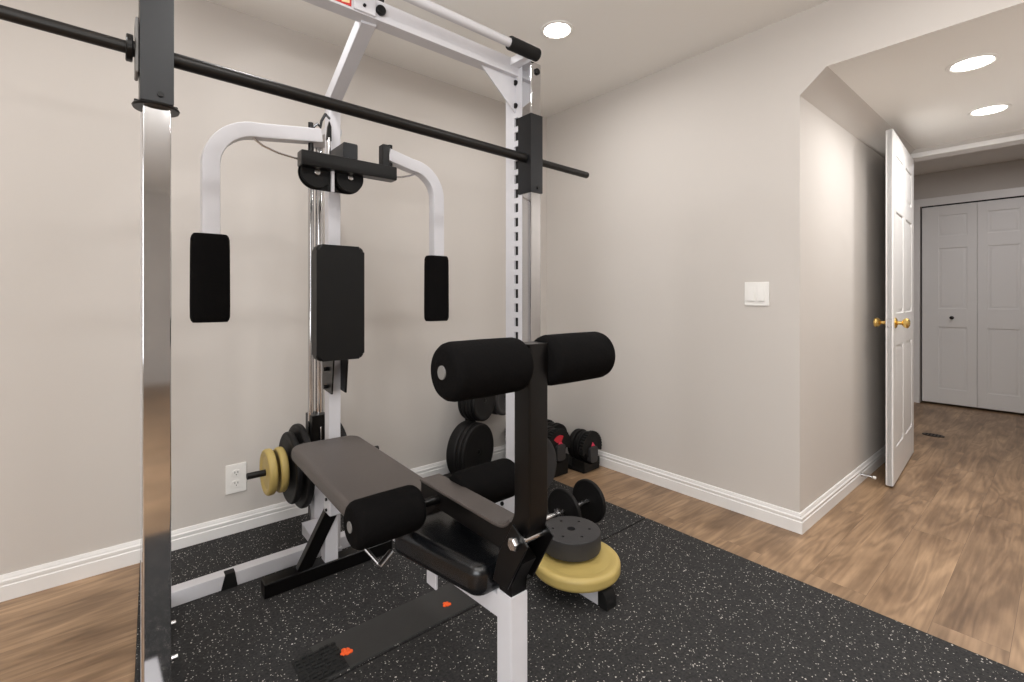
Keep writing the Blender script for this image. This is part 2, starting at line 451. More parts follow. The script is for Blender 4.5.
bands = [(.2, .79), (.98, 1.57), (1.68, 1.90)]
d1 = obj('door_1', door_slab(MB(), .872, 2.025, .035, 2, bands, .105, .1), 'doorw', local=True)
d1['kind'] = 'structure'
hinge = (XD-.005, DY1-.016, .012); da = PI+math.radians(3.6)
d1.location = hinge; d1.rotation_euler = (0, 0, da)
def knob(sg):
    m = MB()
    y = sg*.0175
    m.lathe([(0, 0), (0, .031), (.004, .031), (.009, .024), (.012, .011), (.03, .010), (.034, .018), (.042, .026), (.052, .029), (.06, .026), (.066, .014), (.067, 0)], (.807, y, .925), (0, sg, 0), 28)
    return m
for sg in (-1, 1): lab(obj('door_knob', knob(sg), 'brass', d1, local=True), 'round brass door knob')
lab(obj('latch_plate', MB().box(.8715, .8735, -.011, .011, .9, .95), 'chromed', d1, local=True), 'steel latch plate')

LW = .409
for i in range(4):
    dd = obj('door_%d' % (i+2), door_slab(MB(), LW-.0015, 1.985, .032, 1, [(.15, .765), (.955, 1.555), (1.68, 1.885)], .1, sl=.028 if i % 2 == 0 else -.028), 'doorw', local=True)
    dd['kind'] = 'structure'
    dd.location = (XE+.03, CY1-.004-i*LW, .022); dd.rotation_euler = (0, 0, -PI/2)
    if i in (0, 3):
        kb = MB().lathe([(0, 0), (0, .008), (.012, .007), (.016, .014), (.024, .017), (.031, .012), (.033, 0)], (LW*.56, -.016, .862), (0, -1, 0), 18)
        lab(obj('door_knob', kb, 'dark', dd, local=True), 'small dark closet knob')
struct('trim_5', MB().box(XE+.005, XE+.06, CY0, CY1, 2.009, CZ), 'dark')

# ------------------------------------------------------------------ small things on the walls and floor
t = thing('light_switch', 'white double rocker light switch on the grey wall left of the hall corner', 'light switch', (XR, .997, 1.10))
y, z = .997, 1.10
plate = obj('cover_plate', MB().box(XR-.006, XR, y-.058, y+.058, z-.058, z+.058, .003), 'plastic_w', t)
for dy in (-.023, .023):
    obj('rocker', MB().prism([(XR-.006, z-.034), (XR-.0125, z-.034), (XR-.008, z+.034), (XR-.006, z+.034)], 'y', y+dy-.0165, y+dy+.0165, .001), 'plastic_w', t)
t = thing('wall_outlet', 'white duplex electrical outlet low on the wall behind the rack', 'outlet', (.434, YB, .256))
x, z = .434, .256
obj('cover_plate', MB().box(x-.042, x+.042, YB-.006, YB, z-.066, z+.066, .003), 'plastic_w', t)
for dz in (-.024, .024):
    r = obj('receptacle', MB().prism(rrect(x-.017, x+.017, z+dz-.015, z+dz+.015, .012), 'y', YB-.009, YB-.005), 'plastic_w', t)
    for (dx, w) in ((-.006, .0012), (.006, .0012)):
        obj('slot', MB().box(x+dx-w, x+dx+w, YB-.0095, YB-.008, z+dz, z+dz+.009), 'dark', r)
    obj('slot', MB().cyl((x, YB-.0095, z+dz-.006), (x, YB-.008, z+dz-.006), .0025, 10), 'dark', r)
# spring door stop on the hall baseboard
t = thing('door_stop', 'thin metal door stop with white tip on the hall baseboard', 'door stop', (3.34, YH-.016, .05))
q = MB(); pts = []
for k in range(121):
    a = k*.62; pts.append((3.34+.006*math.cos(a), YH-.018-.055*k/120, .05+.006*math.sin(a)))
q.tube(pts, .0016, 6)
obj('spring', q, 'chromed', t)
obj('base', MB().cyl((3.34, YH-.015, .05), (3.34, YH-.019, .05), .011, 16), 'chromed', t)
obj('rubber_tip', MB().cyl((3.34, YH-.072, .05), (3.34, YH-.088, .05), .0085, 16, .003), 'plastic_w', t)
# floor register in the far room
t = thing('floor_vent', 'small dark oval vent set in the floor before the closet doors', 'floor vent', (4.93, .70, 0))
m = MB().prism([(4.93+.05*math.cos(a*PI/16), .70+.068*math.sin(a*PI/16)) for a in range(32)], 'z', 0, .004, .001)
obj('cover', m, 'vent', t)
for k in range(-2, 3):
    hw = .036*math.sqrt(max(.05, 1-(k*.02/.06)**2))
    obj('slot', MB().box(4.93-hw, 4.93+hw, .70+k*.02-.004, .70+k*.02+.004, .0035, .0045), 'dark', t)

def ceiling_light(x, y, z, r, label):
    t = thing('ceiling_light', label, 'ceiling light', (x, y, z), 'recessed ceiling lights')
    m = MB().lathe([(0, r), (0, r+.018), (-.004, r+.016), (-.006, r+.004), (-.003, r-.002), (0, r-.002)], (x, y, z), (0, 0, 1), 40, True)
    obj('trim_ring', m, 'plastic_w', t)
    obj('lens', MB().lathe([(0, 0), (0, r), (-.002, r), (-.004, r*.9), (-.0045, 0)], (x, y, z), (0, 0, 1), 40), 'lens', t)
    return t
ceiling_light(1.669, 1.63, ZC, .065, 'lit round recessed light in the gym ceiling beside the rack')
ceiling_light(2.88, .28, ZH, .07, 'lit round hall ceiling light nearer the gym, upper in the photo')
ceiling_light(3.664, .29, ZH, .07, 'lit round hall ceiling light nearer the doorway, lower in the photo')

def lamp(x, y, z, power, size=.14, col=(1, .99, .98), spread=175):
    l = bpy.data.lights.new('lamp', 'AREA'); l.shape = 'DISK'; l.size = size; l.energy = power; l.color = col
    l.spread = math.radians(spread)
    o = bpy.data.objects.new('lamp', l); C.objects.link(o); o.location = (x, y, z-.012)
    return o
P = 5.2
for x in (-.9, .4, 1.669):
    for y in (1.63, .2, -1.2): lamp(x, y, ZC, P)
lamp(2.88, .28, ZH, 6.5); lamp(3.664, .29, ZH, 5.5)
lamp(5.3, .3, 2.35, 6, col=(1, .96, .97))
# added soft fill at the left wall, behind the camera; no window is built
def window(loc, rot, w, h, power):  # bare rectangular area light, cool white
    l = bpy.data.lights.new('left_wall_fill', 'AREA'); l.shape = 'RECTANGLE'; l.size = w; l.size_y = h; l.energy = power; l.color = (.93, .965, 1)
    o = bpy.data.objects.new('left_wall_fill', l); C.objects.link(o); o.location = loc; o.rotation_euler = rot
window((XL+.02, -1.2, 1.35), (PI/2, 0, -PI/2), 2.4, 1.5, 55)
# added uplight behind the camera, evening out the ceiling; not a room lamp
fl = bpy.data.lights.new('ceiling_fill', 'AREA'); fl.shape = 'DISK'; fl.size = .3; fl.energy = 30; fl.color = (1, .99, .97)
fo = bpy.data.objects.new('ceiling_fill', fl); C.objects.link(fo); fo.location = (-.25, -.45, 1.4); fo.rotation_euler = (PI, 0, 0)

# ------------------------------------------------------------------ rubber mats
MZ = .012
MX0, MX1, SEAM = .07, 1.985, 1.338
def mat_obj(x0, x1, y0, y1, label):
    # x0, x1 are the left edge's front and back ends (the mats lie a little askew)
    o = obj('rubber_mat', MB().prism([(x0, y0), (MX1, y0), (MX1, y1), (x1, y1)], 'z', 0, MZ, .002, 1), 'mat', at=((MX0+MX1)/2, (y0+y1)/2, 0))
    return tag(o, label, 'floor mat', 'flecked rubber gym mats')
mat_obj(.03, .088, SEAM+.002, YB-.018, 'black flecked rubber mat under the rack, between the seam and back wall')
mat_obj(-.01, .03, .05, SEAM-.006, 'black flecked rubber mat nearest the viewer, in front of the seam')
t = thing('rubber_strip', 'plain dark rubber strip with two orange flecks lying along the mat seam', 'rubber strip', (.8, 1.42, MZ))
obj('strip', MB().box(.46, 1.2, SEAM+.004, 1.5, MZ, MZ+.004, .0015, 1), 'strip', t)
rib = MB()
rib.box(.40, .525, SEAM+.006, 1.47, MZ+.001, MZ+.0052, .001, 1)
for k in range(7):
    for j in range(8):
        x = .405+k*.017+(j % 2)*.004+random.uniform(-.002, .002); y = SEAM+.012+j*.0155+random.uniform(-.002, .002)
        rib.box(x, x+.012, y, y+.008, MZ+.004, MZ+.009+random.uniform(-.002, .002), .0007, 1)
lab(obj('ribbed_end', rib, 'ribbed', t), 'black rough ribbed end of the strip')
def fleck(x, y, s):
    m = MB()
    for k in range(7):
        a = k*2.4; r = s*.55*math.sqrt(k/7)
        m.sphere((x+r*math.cos(a)*1.2, y+r*math.sin(a), MZ+.006), s*.36, (1, 1, .6), 10)
    o = obj('orange_fleck', m, 'orange', t); return lab(o, 'bright orange fleck')
fleck(.537, 1.405, .022); fleck(.886, 1.398, .018)

# ------------------------------------------------------------------ the rack (smith machine with butterfly arms)
RX0, RX1, PY = .08, 1.28, 1.393        # post centres
T = thing('smith_machine', 'white and chrome smith machine rack with butterfly arms and black smith bar', 'weight machine', (.68, 1.7, MZ))
hw = .027
for px in (RX0, RX1):
    inn = 1 if px == RX0 else -1
    rx = px+.028 if px == RX0 else px+.012
    # chrome guide post
    p = obj('chrome_post', MB().box(px-hw, px+hw, PY-hw, PY+hw, MZ+.055, 2.01, .004, 2), 'chrome', T)
    obj('bolt', MB().cyl((px+.004, PY-hw+.001, 1.975), (px+.004, PY-hw-.007, 1.975), .013, 18, .003), 'black', p)
    # slotted white upright behind it
    u = obj('slotted_upright', MB().box(px-.026, px+.026, PY+hw+.001, 1.486, MZ+.05, 2.005, .004, 2), 'white', T)
    c = MB(); fx = px-.026
    zs = [1.794-.058*k for k in range(30)]
    for zz in zs: c.box(fx-.01, fx+.014, 1.444, 1.468, zz-.018, zz+.018)
    bmesh.ops.translate(c.bm, verts=c.bm.verts, vec=-wpos(T)); cut(u, c)
    obj('slot_shade', MB().box(fx+.008, fx+.02, 1.442, 1.470, zs[-1]-.03, zs[0]+.03), 'dark', u)  # dark strip inside the tube, putting the slots' shade into colour
    for zz in (1.953, 1.86):
        obj('bolt', MB().cyl((fx+.001, 1.456, zz), (fx-.009, 1.456, zz), .011, 14, .003), 'black', u)
    obj('rear_upright', MB().box(px-.022, px+.022, 1.484, 1.53, MZ+.05, 2.0, .004, 2), 'white', T)
    # floor rail running front to back
    rb = .117 if px == RX0 else px+.012
    rx = .076 if px == RX0 else px+.032
    r = obj('side_rail', MB().sweep([(rx, 1.045, MZ+.0265), (rb, 2.045, MZ+.0265)], rsec(.046, .053), (1, 0, 0)), 'white', T)
    e = MB().prism([(1.02, MZ), (1.02, MZ+.032), (1.034, MZ+.056), (1.06, MZ+.056), (1.06, MZ)], 'x', rx-.027, rx+.027, .003)
    gp = obj('gusset', MB().prism([(1.528, MZ+.052), (1.74, MZ+.052), (1.74, MZ+.075), (1.545, .34), (1.528, .34)], 'x', px-.016, px-.010), 'white', T)
    obj('bolt', MB().cyl((px-.015, 1.555, .21), (px-.024, 1.555, .21), .009, 12, .002), 'black', gp)
    lab(obj('end_cap', e, 'rubber', r), 'black rubber end cap')
    obj('gusset', MB().prism([(px+inn*.024, 1.985), (px+inn*.205, 1.98), (px+inn*.024, 1.83)], 'y', 1.46, 1.466), 'white', T)
    # carriage sleeve riding the post, with its bumper flange
    sz = 1.531 if px == RX0 else 1.495
    s = obj('bar_carriage', MB().prism([(px-.0315, PY-.0315), (px+.0315, PY-.0315), (px+.0315, PY+.045), (px-.0315, PY+.045)], 'z', sz, sz+.31, .003), 'sleeve', T)
    obj('bolt', MB().cyl((px+.006, PY-.031, sz+.02), (px+.006, PY-.036, sz+.02), .006, 12), 'black', s)
    obj('hook_plate', MB().box(px-.0395 if px == RX0 else px+.0325, px-.0325 if px == RX0 else px+.0395, PY-.02, PY+.045, sz+.065, sz+.19, .002, 1), 'capgrey' if px == RX0 else 'sleeve', s)
    if px == RX0:
        obj('bumper_flange', MB().lathe([(0, 0), (0, .044), (.004, .046), (.008, .044), (.008, 0)], (px, PY, sz-.009), (0, 0, 1), 36), 'black', s)
        for dx in (-.037, .037):
            obj('bolt', MB().cyl((px+dx, PY-.005, sz-.002), (px+dx, PY-.005, sz+.006), .0045, 10), 'black', s)
# top beam
bz0, bz1 = 1.974, 2.040
beam = obj('top_beam', MB().box(RX0-.026, RX1+.026, 1.44, 1.495, bz0, bz1, .004, 2), 'white', T)
jx = .63
jp = obj('joint_plate', MB().box(jx-.058, jx+.014, 1.433, 1.44, bz0+.004, bz1-.003, .002, 1), 'white', beam)
lab(obj('bolt_cap', MB().cyl((.660, 1.44, 2.004), (.660, 1.425, 2.004), .016, 24, .004), 'black', beam), 'round black bolt cap')
obj('bolt', MB().cyl((.605, 1.434, 1.998), (.605, 1.428, 1.998), .005, 12), 'black', jp)
lb = obj('red_label', MB().box(.37, .566, 1.4385, 1.4402, 1.982, 2.034), 'label_red', beam); lab(lb, 'red label with a cream patch')
obj('label_patch', MB().prism([(.535, 1.986), (.56, 1.990), (.56, 2.02), (.545, 2.02)], 'y', 1.4376, 1.4388), 'label_cream', lb)
lab(obj('top_bracket', MB().prism([(.61, 2.047), (.68, 2.047), (.69, 2.12), (.64, 2.12)], 'y', 1.45, 1.485, .003), 'sleeve', beam), 'grey steel bracket above the beam')
# pull-up bar in front of the beam
py, pz = 1.358, 2.036
pu = obj('pull_up_bar', MB().cyl((RX0+.01, py, pz), (RX1-.01, py, pz), .016, 20), 'white', T)
for a, b in ((1.135, 1.28), (.08, .225)):
    lab(obj('grip', MB().cyl((a, py, pz), (b, py, pz), .025, 22, .004), 'rubber', pu), 'black rubber grip')
for px in (RX0, RX1):
    inn = 1 if px == RX0 else -1
    mm = MB().sweep([(px+inn*.05, 1.45, 2.02), (px+inn*.035, 1.40, 2.03), (px+inn*.02, 1.355, 2.04)], rsec(.03, .045, .003), (0, 0, 1))
    obj('bar_bracket', mm, 'white', T)
# rear column, diagonal brace, rear rail
kx, ky, kw = .69, 1.952, .0245
col = obj('rear_column', MB().box(kx-kw, kx+kw, ky-kw, ky+kw, MZ+.05, 1.90, .004, 2), 'white', T)
for dx in (-1, 1):
    obj('bolt', MB().cyl((kx+dx*kw, ky-.005, 1.865), (kx+dx*(kw+.012), ky-.005, 1.865), .008, 12, .002), 'black', col)
obj('diagonal_brace', MB().sweep([(kx-.002, ky, 1.86), (kx-.004, ky-.01, 1.885), (.636, 1.475, 1.99)], rsec(.05, .05), (1, 0, 0)), 'white', T)
rail = obj('rear_rail', MB().box(RX0+.026, RX1-.026, 2.0, 2.05, MZ, MZ+.053, .004, 2), 'white', T)
for fx in (.33, 1.03):
    f = MB().prism([(fx-.027, MZ), (fx+.027, MZ), (fx+.018, MZ+.056), (fx-.013, MZ+.056)], 'y', 1.996, 2.03, .002)
    lab(obj('rubber_foot', f, 'rubber', rail), 'black rubber foot')
obj('column_foot', MB().box(kx-.03, kx+.03, 1.925, 2.01, MZ, MZ+.053, .003, 1), 'white', T)
# guide rods, stub post and weight carriage behind the column
obj('rod_base', MB().box(.655, .745, 2.05, 2.245, MZ, MZ+.05, .003, 1), 'white', T)
for gx, gr in ((.681, .0125), (.7175, .0175)):
    obj('guide_rod', MB().cyl((gx, 2.2, MZ+.04), (gx, 2.2, 1.77), gr, 22), 'chrome', T)
obj('rod_head', MB().box(.672, .735, 1.97, 2.22, 1.758, 1.786, .003, 1), 'white', T)
obj('stub_post', MB().box(.672, .716, 2.125, 2.17, MZ+.04, .335, .004, 2), 'white', T)
gs = MB().prism([(.615, .125), (.68, .125), (.68, .04), (.66, .04)], 'y', 2.105, 2.115, .002)
obj('gusset', gs, 'white', T)
WY, WZ = 2.2, .342
car = obj('weight_carriage', MB().box(.672, .742, 2.155, 2.25, .29, .56, .004, 2), 'black', T)
obj('plate_horn', MB().cyl((.425, WY, WZ), (1.0, WY, WZ), .0135, 20, .003), 'bar', car)
obj('pin', MB().cyl((.708, 2.15, .45), (.708, 2.15, .51), .005, 10, .002), 'chromed', car)
# butterfly station: crossbar, pulleys, arms
cb = obj('cross_bar', MB().box(.504, .866, 1.73, 1.782, 1.547, 1.60, .004, 2), 'black', T)
lab(obj('mount_block', MB().box(.668, .725, 1.775, 1.93, 1.58, 1.672, .004, 1), 'sleeve', T), 'grey-black steel mounting block')
px0, px1, pzc, pr = .570, .692, 1.537, .058
st = arc2(px1, pzc, pr, -PI/2, PI/2, 16)+arc2(px0, pzc, pr, PI/2, 1.5*PI, 16)
ph = obj('pulley_housing', MB().prism(st, 'y', 1.797, 1.803), 'black', T)
st2 = arc2(px1, pzc, pr-.004, -PI/2, PI/2, 16)+arc2(px0, pzc, pr-.004, PI/2, 1.5*PI, 16)
for pxx in (px0, px1):
    w = MB().lathe([(-.011, .012), (-.011, .053), (-.006, .054), (0, .046), (.006, .054), (.011, .053), (.011, .012)], (pxx, 1.783, pzc), (0, 1, 0), 36, True)
    pw = obj('pulley', w, 'rubber', T)
    obj('bolt', MB().cyl((pxx, 1.80, pzc), (pxx, 1.764, pzc), .011, 16, .003), 'chromed', pw)
obj('pulley_strap', MB().box(.617, .628, 1.755, 1.768, 1.47, 1.55, .002, 1), 'white', T)
AY = 1.772
def arm(xi, zi, xo, zt, zb, R=.105, drop=0.):
    s = 1 if xo > xi else -1
    pts = [(xi, AY, zi)]
    cx, cz = xo-s*R, zt-R
    for k in range(13):
        a = PI/2*(1-k/12)
        pts.append((cx+s*R*math.cos(a), AY, cz+R*math.sin(a)))
    pts.append((xo, AY, zb))
    a = obj('butterfly_arm', MB().sweep(pts, rsec(.047, .05, .005), (0, 1, 0)), 'white', T)
    # flat foam pad on the arm
    n = 28; secs = []
    W, D, ztop, zbot = .0545, .03, 1.283-drop, 1.003-drop
    m = MB(); rings = []
    for (z, k) in ((zbot, .86), (zbot+.006, .94), (zbot+.016, .99), (zbot+.05, 1), (ztop-.05, .985), (ztop-.016, .97), (ztop-.006, .92), (ztop, .84)):
        ring = []
        for i in range(n):
            th = 2*PI*i/n; cth, sth = math.cos(th), math.sin(th); e = .45
            ring.append(m.bm.verts.new((xo+W*k*math.copysign(abs(cth)**e, cth), AY+(D*k)*math.copysign(abs(sth)**.7, sth), z)))
        rings.append(ring)
    for A, B in zip(rings, rings[1:]):
        for i in range(n): m.bm.faces.new((A[i], A[(i+1) % n], B[(i+1) % n], B[i]))
    m.bm.faces.new(rings[0]); m.bm.faces.new(rings[-1])
    lab(obj('arm_pad', m, 'foam', a, angle=50), 'black foam arm pad')
    return a
aL = arm(.58, 1.668, .2395, 1.640, 1.03, .135)
aR = arm(.842, 1.652, 1.072, 1.628, 1.01, .125, .022)
lab(obj('end_plate', MB().box(.812, .842, AY-.026, AY+.012, 1.60, 1.687, .003, 1), 'black', aR), 'black end plate')
obj('pivot_pin', MB().cyl((.548, AY, 1.59), (.548, AY, 1.712), .009, 14), 'black', aL)
obj('pivot_pin', MB().cyl((.856, AY, 1.59), (.856, AY, 1.695), .009, 14), 'black', aR)
cab = MB().tube([(.36, AY, 1.618), (.39, AY, 1.597), (.44, AY, 1.582), (.51, AY, 1.573), (.56, AY, 1.575)], .004, 8)
lab(obj('cable', cab, 'chromed', aL), 'grey steel cable')
cab = MB().tube([(.84, AY, 1.566), (.90, AY, 1.574), (.94, AY, 1.585), (.965, AY, 1.597)], .004, 8)
lab(obj('cable', cab, 'chromed', aR), 'grey steel cable')
# cable clevis and hook above the crossbar
ck = obj('cable_clevis', MB().cyl((.6415, 1.86, 1.59), (.6415, 1.86, 1.70), .008, 14), 'chromed', T)
obj('clevis_fork', MB().prism([(.632, 1.69), (.652, 1.69), (.651, 1.745), (.643, 1.765), (.637, 1.74)], 'y', 1.853, 1.867, .002), 'black', ck)
hk = MB().tube([(.60, 1.86, 1.72), (.588, 1.86, 1.715), (.585, 1.86, 1.73), (.60, 1.86, 1.745), (.61, 1.86, 1.735), (.615, 1.86, 1.76), (.63, 1.86, 1.79), (.665, 1.92, 1.80)], .005, 8)
lab(obj('cable_hook', hk, 'sleeve', T), 'small dark cable hook')
# back pad on the column
bp = MB().prism(rrect(.567, .747, .847, 1.277, .022), 'y', 1.768, 1.822, .012, 3)
obj('back_pad', bp, 'vinyl', T)
obj('pad_mount', MB().box(.66, .72, 1.815, 1.93, .95, 1.15, .003, 1), 'sleeve', T)
br = MB().prism([(1.88, .70), (1.985, .71), (1.985, .82), (1.86, .84)], 'x', kx-kw-.006, kx-kw)
b1 = obj('clamp_plate', br, 'black', T)
obj('clamp_plate', MB().prism([(1.88, .70), (1.985, .71), (1.985, .82), (1.86, .84)], 'x', kx+kw, kx+kw+.006), 'black', T)
for zz in (.725, .795): obj('bolt', MB().cyl((kx-kw-.005, 1.93, zz), (kx-kw-.02, 1.93, zz), .008, 12, .002), 'black', b1)
# smith bar through both carriages
m = MB().lathe([(-.335, 0), (-.335, .013), (-.333, .014), (-.05, .014), (-.05, .0175), (1.25, .0175), (1.25, .014), (1.534, .014), (1.536, .013), (1.536, 0)], (RX0, PY, 1.652), (1.2, 0, -.02), 24)
sb = obj('smith_bar', m, 'bar', T)
lab(obj('bar_collar', MB().lathe([(-.056, 0), (-.056, .028), (-.054, .03), (-.045, .03), (-.043, .028), (-.043, 0)], (RX0, PY, 1.652), (1.2, 0, -.02), 28), 'black', sb), 'black round bar collar')
# pins sticking out of the left floor rail
for (x, y) in ((.145, 1.852), (.135, 1.672)):
    lab(obj('rail_pin', MB().cyl((RX0+.02, y, MZ+.03), (x+.012, y, MZ+.03), .0075, 12, .002), 'chromed', T), 'short bright pin')

# ------------------------------------------------------------------ weight plates
def plate_mb(c, axis, r, th, hole=.014, style='vinyl'):
    """disc centred at c"""
    h = th/2; e = min(.008, th*.25)
    if style == 'vinyl':
        e = min(.016, th*.36)
        rim = [(-h+e-e*math.cos(a), r-e+e*math.sin(a)) for a in [PI/10*k for k in range(6)]]
        rim = rim+[(-p, q) for p, q in reversed(rim)]
        rc = r-e
        prof = [(-h*.75, hole), (-h*.75, r*.30), (-h*.62, r*.36), (-h*.62, rc*.8), (-h*.9, rc*.88)]+rim+[(h*.9, rc*.88), (h*.62, rc*.8), (h*.62, r*.36), (h*.75, r*.30), (h*.75, hole)]
    else:
        prof = [(-h, hole), (-h, r-e), (-h+e*.3, r-e*.3), (-h+e, r), (h-e, r), (h-e*.3, r-e*.3), (h, r-e), (h, hole)]
    return MB().lathe(prof, c, axis, 56, True)
def plate(c, axis, r, th, m, label, group, hole=.0145, style='vinyl'):
    o = obj('weight_plate', plate_mb(c, axis, r, th, hole, style), m, at=c)
    return tag(o, label, 'weight plate', group)
G1 = 'plates on the machine weight horn'
plate((.632, WY, WZ), (1, 0, 0), .180, .028, 'plate', 'largest black plate on the horn by the outlet, innermost against the carriage', G1)
plate((.594, WY, WZ), (1, 0, 0), .152, .028, 'plate', 'second black plate on the horn, smaller, against the yellow plates', G1)
plate((.553, WY, WZ), (1, 0, 0), .095, .032, 'yellow', 'mustard plate on the horn touching the black plates', G1)
plate((.508, WY, WZ), (1, 0, 0), .096, .034, 'yellow', 'outermost mustard plate on the horn, nearest the wall outlet', G1)
plate((.785, WY, WZ), (1, 0, 0), .180, .028, 'plate', 'black plate on the right of the white column, mostly behind the bench pad', G1)
# stack on the floor by the right foot
fz = MZ+.0575
plate((1.325, 1.196, fz+.0245), (0, 0, 1), .163, .048, 'yellow', 'large mustard plate lying on the white foot under a black plate', 'plates lying on the rack foot')
c0 = (1.352, 1.245, fz+.0505+.036)
bp = plate(c0, (0, 0, 1), .113, .07, 'iron', 'thick black plate with small holes lying on the mustard plate', 'plates lying on the rack foot', .016, 'flat')
cc = MB()
for k in range(6):
    a = k*PI/3+.3
    cc.cyl((.07*math.cos(a), .07*math.sin(a), .02), (.07*math.cos(a), .07*math.sin(a), .05), .0062, 14)
cut(bp, cc)
# large plate leaning by the adjustable dumbbells
pc = V(1.74, 1.875, MZ+.166); tl = math.radians(7)
plate(tuple(pc), (0, -math.cos(tl), math.sin(tl)), .165, .034, 'iron', 'large dark grey plate standing on edge behind the leg curl post', 'plates stored by the back wall')

# ------------------------------------------------------------------ plate tree by the back wall
tx, ty = 1.675, 2.375
TA = math.radians(20)
def turn(x, y):
    dx, dy = x-tx, y-ty
    return tx+dx*math.cos(TA)-dy*math.sin(TA), ty+dx*math.sin(TA)+dy*math.cos(TA)
TN = (-math.sin(TA), math.cos(TA), 0)
t = thing('plate_tree', 'black steel plate tree with pegs standing against the back wall', 'plate rack', (tx, ty, MZ))
obj('post', MB().box(tx-.025, tx+.025, ty-.025, ty+.025, MZ+.05, .56, .004, 1), 'black', t)
obj('base_bar', MB().box(tx-.24, tx+.12, ty-.02, ty+.03, MZ, MZ+.05, .004, 1), 'black', t)
obj('base_bar', MB().box(tx-.025, tx+.025, ty-.3, ty-.028, MZ, MZ+.05, .004, 1), 'black', t)
for zz in (.478, .198):
    obj('cross_arm', MB().box(tx-(.075 if zz > .3 else .15), tx+(.205 if zz > .3 else .1), ty-.022, ty+.022, zz-.025, zz+.025, .004, 1), 'black', t)
pegs = {}
for (dx, zz, ln) in ((-.055, .478, .135), (.185, .458, .135), (-.125, .198, .14)):
    obj('peg', MB().cyl((tx+dx, ty-.02, zz), (tx+dx, ty-ln-.012, zz), .0125, 16, .003), 'black', t)
t.rotation_euler = (0, 0, TA)
G2 = 'plates stored on the plate tree'
yy = ty-.028
for k, (th, r) in enumerate(((.07, .163), (.027, .161), (.027, .160))):
    yy -= th/2
    plate((*turn(tx-.125, yy), .198), TN, r, th-.002, 'plate', ['thick black plate on the lower left peg of the tree, next to the wall', 'middle black plate of three on the lower left tree peg', 'front black plate of three on the lower left tree peg'][k], G2, .0135)
    yy -= th/2
yy = ty-.028
names = ['innermost', 'second', 'middle', 'fourth', 'outermost']
for k in range(5):
    yy -= .012
    plate((*turn(tx-.055, yy), .478), TN, .119+(.002 if k % 2 else 0), .022, 'plate', names[k]+' of five thin black plates on the upper left tree peg, counted from the wall', G2, .0135)
    yy -= .012
yy = ty-.028
for k in range(3):
    yy -= .02
    plate((*turn(tx+.185, yy), .458), TN, .118, .037, 'iron', ['inner', 'middle', 'front'][k]+' of three thick grey plates on the upper right tree peg', G2, .0135)
    yy -= .02

# ------------------------------------------------------------------ chrome dumbbell on the mat
t = thing('dumbbell', 'chrome bar dumbbell with two thin black plates on the mat behind the plate stack', 'dumbbell', (1.64, 1.485, MZ))
dz = MZ+.102
obj('handle', MB().cyl((1.39, 1.485, dz), (1.83, 1.485, dz), .0125, 18, .003), 'chromed', t)
for xx in (1.565, 1.735): obj('disc', plate_mb((xx, 1.485, dz), (1, 0, 0), .1, .02, .0135), 'plate', t)
for xx in (1.532, 1.758):
    mm = MB()
    pts = []
    for k in range(24):
        r = .024 if (k//2) % 2 else .017
        pts.append((1.485+r*math.cos(2*PI*k/24), dz+r*math.sin(2*PI*k/24)))
    mm.prism(pts, 'x', xx-.012, xx+.010, .001)
    lab(obj('star_collar', mm, 'chromed', t), 'chrome star collar')

# ------------------------------------------------------------------ adjustable dumbbells in their trays
def adj_dumbbell(x, y, z, label, sc=1., window=False):
    """axis along Y, front head faces -Y; origin under the middle"""
    t = thing('adjustable_dumbbell', label, 'dumbbell', (x, y, z), 'adjustable dumbbells by the right wall')
    cz = z+.145
    obj('handle', MB().cyl((x, y-.08, cz), (x, y+.08, cz), .017, 18), 'rubber', t)
    for s in (-1, 1):
        for k in range(5):
            yy = y+s*(.075+.0225*k)
            r = .093+(.004 if k % 2 else 0)-.002*k
            obj('disc', plate_mb((x, yy+s*.009, cz), (0, 1, 0), r, .0185, .018, 'flat'), 'plate', t)
        y1 = y+s*.188
        # toothed arch around the end
        pts = []
        for k in range(41):
            a = -.35+(PI+.7)*k/40; r = .101 if k % 2 else .094
            pts.append((x+r*math.cos(a), cz+r*math.sin(a)))
        for k in range(20, -1, -1):
            a = -.35+(PI+.7)*k/20
            pts.append((x+.066*math.cos(a), cz+.066*math.sin(a)))
        obj('toothed_arch', MB().prism(pts, 'y', y1-.014, y1+.014, .001), 'rubber', t)
        dial = [(x+.066*math.cos(a*PI/14), cz+.066*math.sin(a*PI/14)) for a in range(28)]
        obj('dial', MB().prism(dial, 'y', y1-.012, y1+.006), 'plate', t)
        if window and s < 0:
            arc = [(x+.062*math.cos(a), cz+.062*math.sin(a)) for a in [PI*(.32+.045*k) for k in range(11)]]
            lab(obj('dial_window', MB().prism(arc+[(x-.02, cz+.02), (x+.015, cz+.02)], 'y', y1-.0145, y1-.005), 'red', t), 'red dial window')
        hub = MB().prism(rrect(x-.036, x+.036, cz-.088, cz+.008, .018), 'y', min(y1, y1+s*.03), max(y1, y1+s*.03), .004)
        h = lab(obj('hub', hub, 'iron', t), 'dark grey hub cover')
        ptr = MB().prism([(x-.012, cz+.004), (x+.03, cz+.004), (x+.004, cz+.034)], 'y', min(y1+s*.005, y1+s*.014), max(y1+s*.005, y1+s*.014), .001)
        lab(obj('pointer', ptr, 'pinkred', h), 'pinkish red pointer')
    t.scale = (sc,)*3
    return t
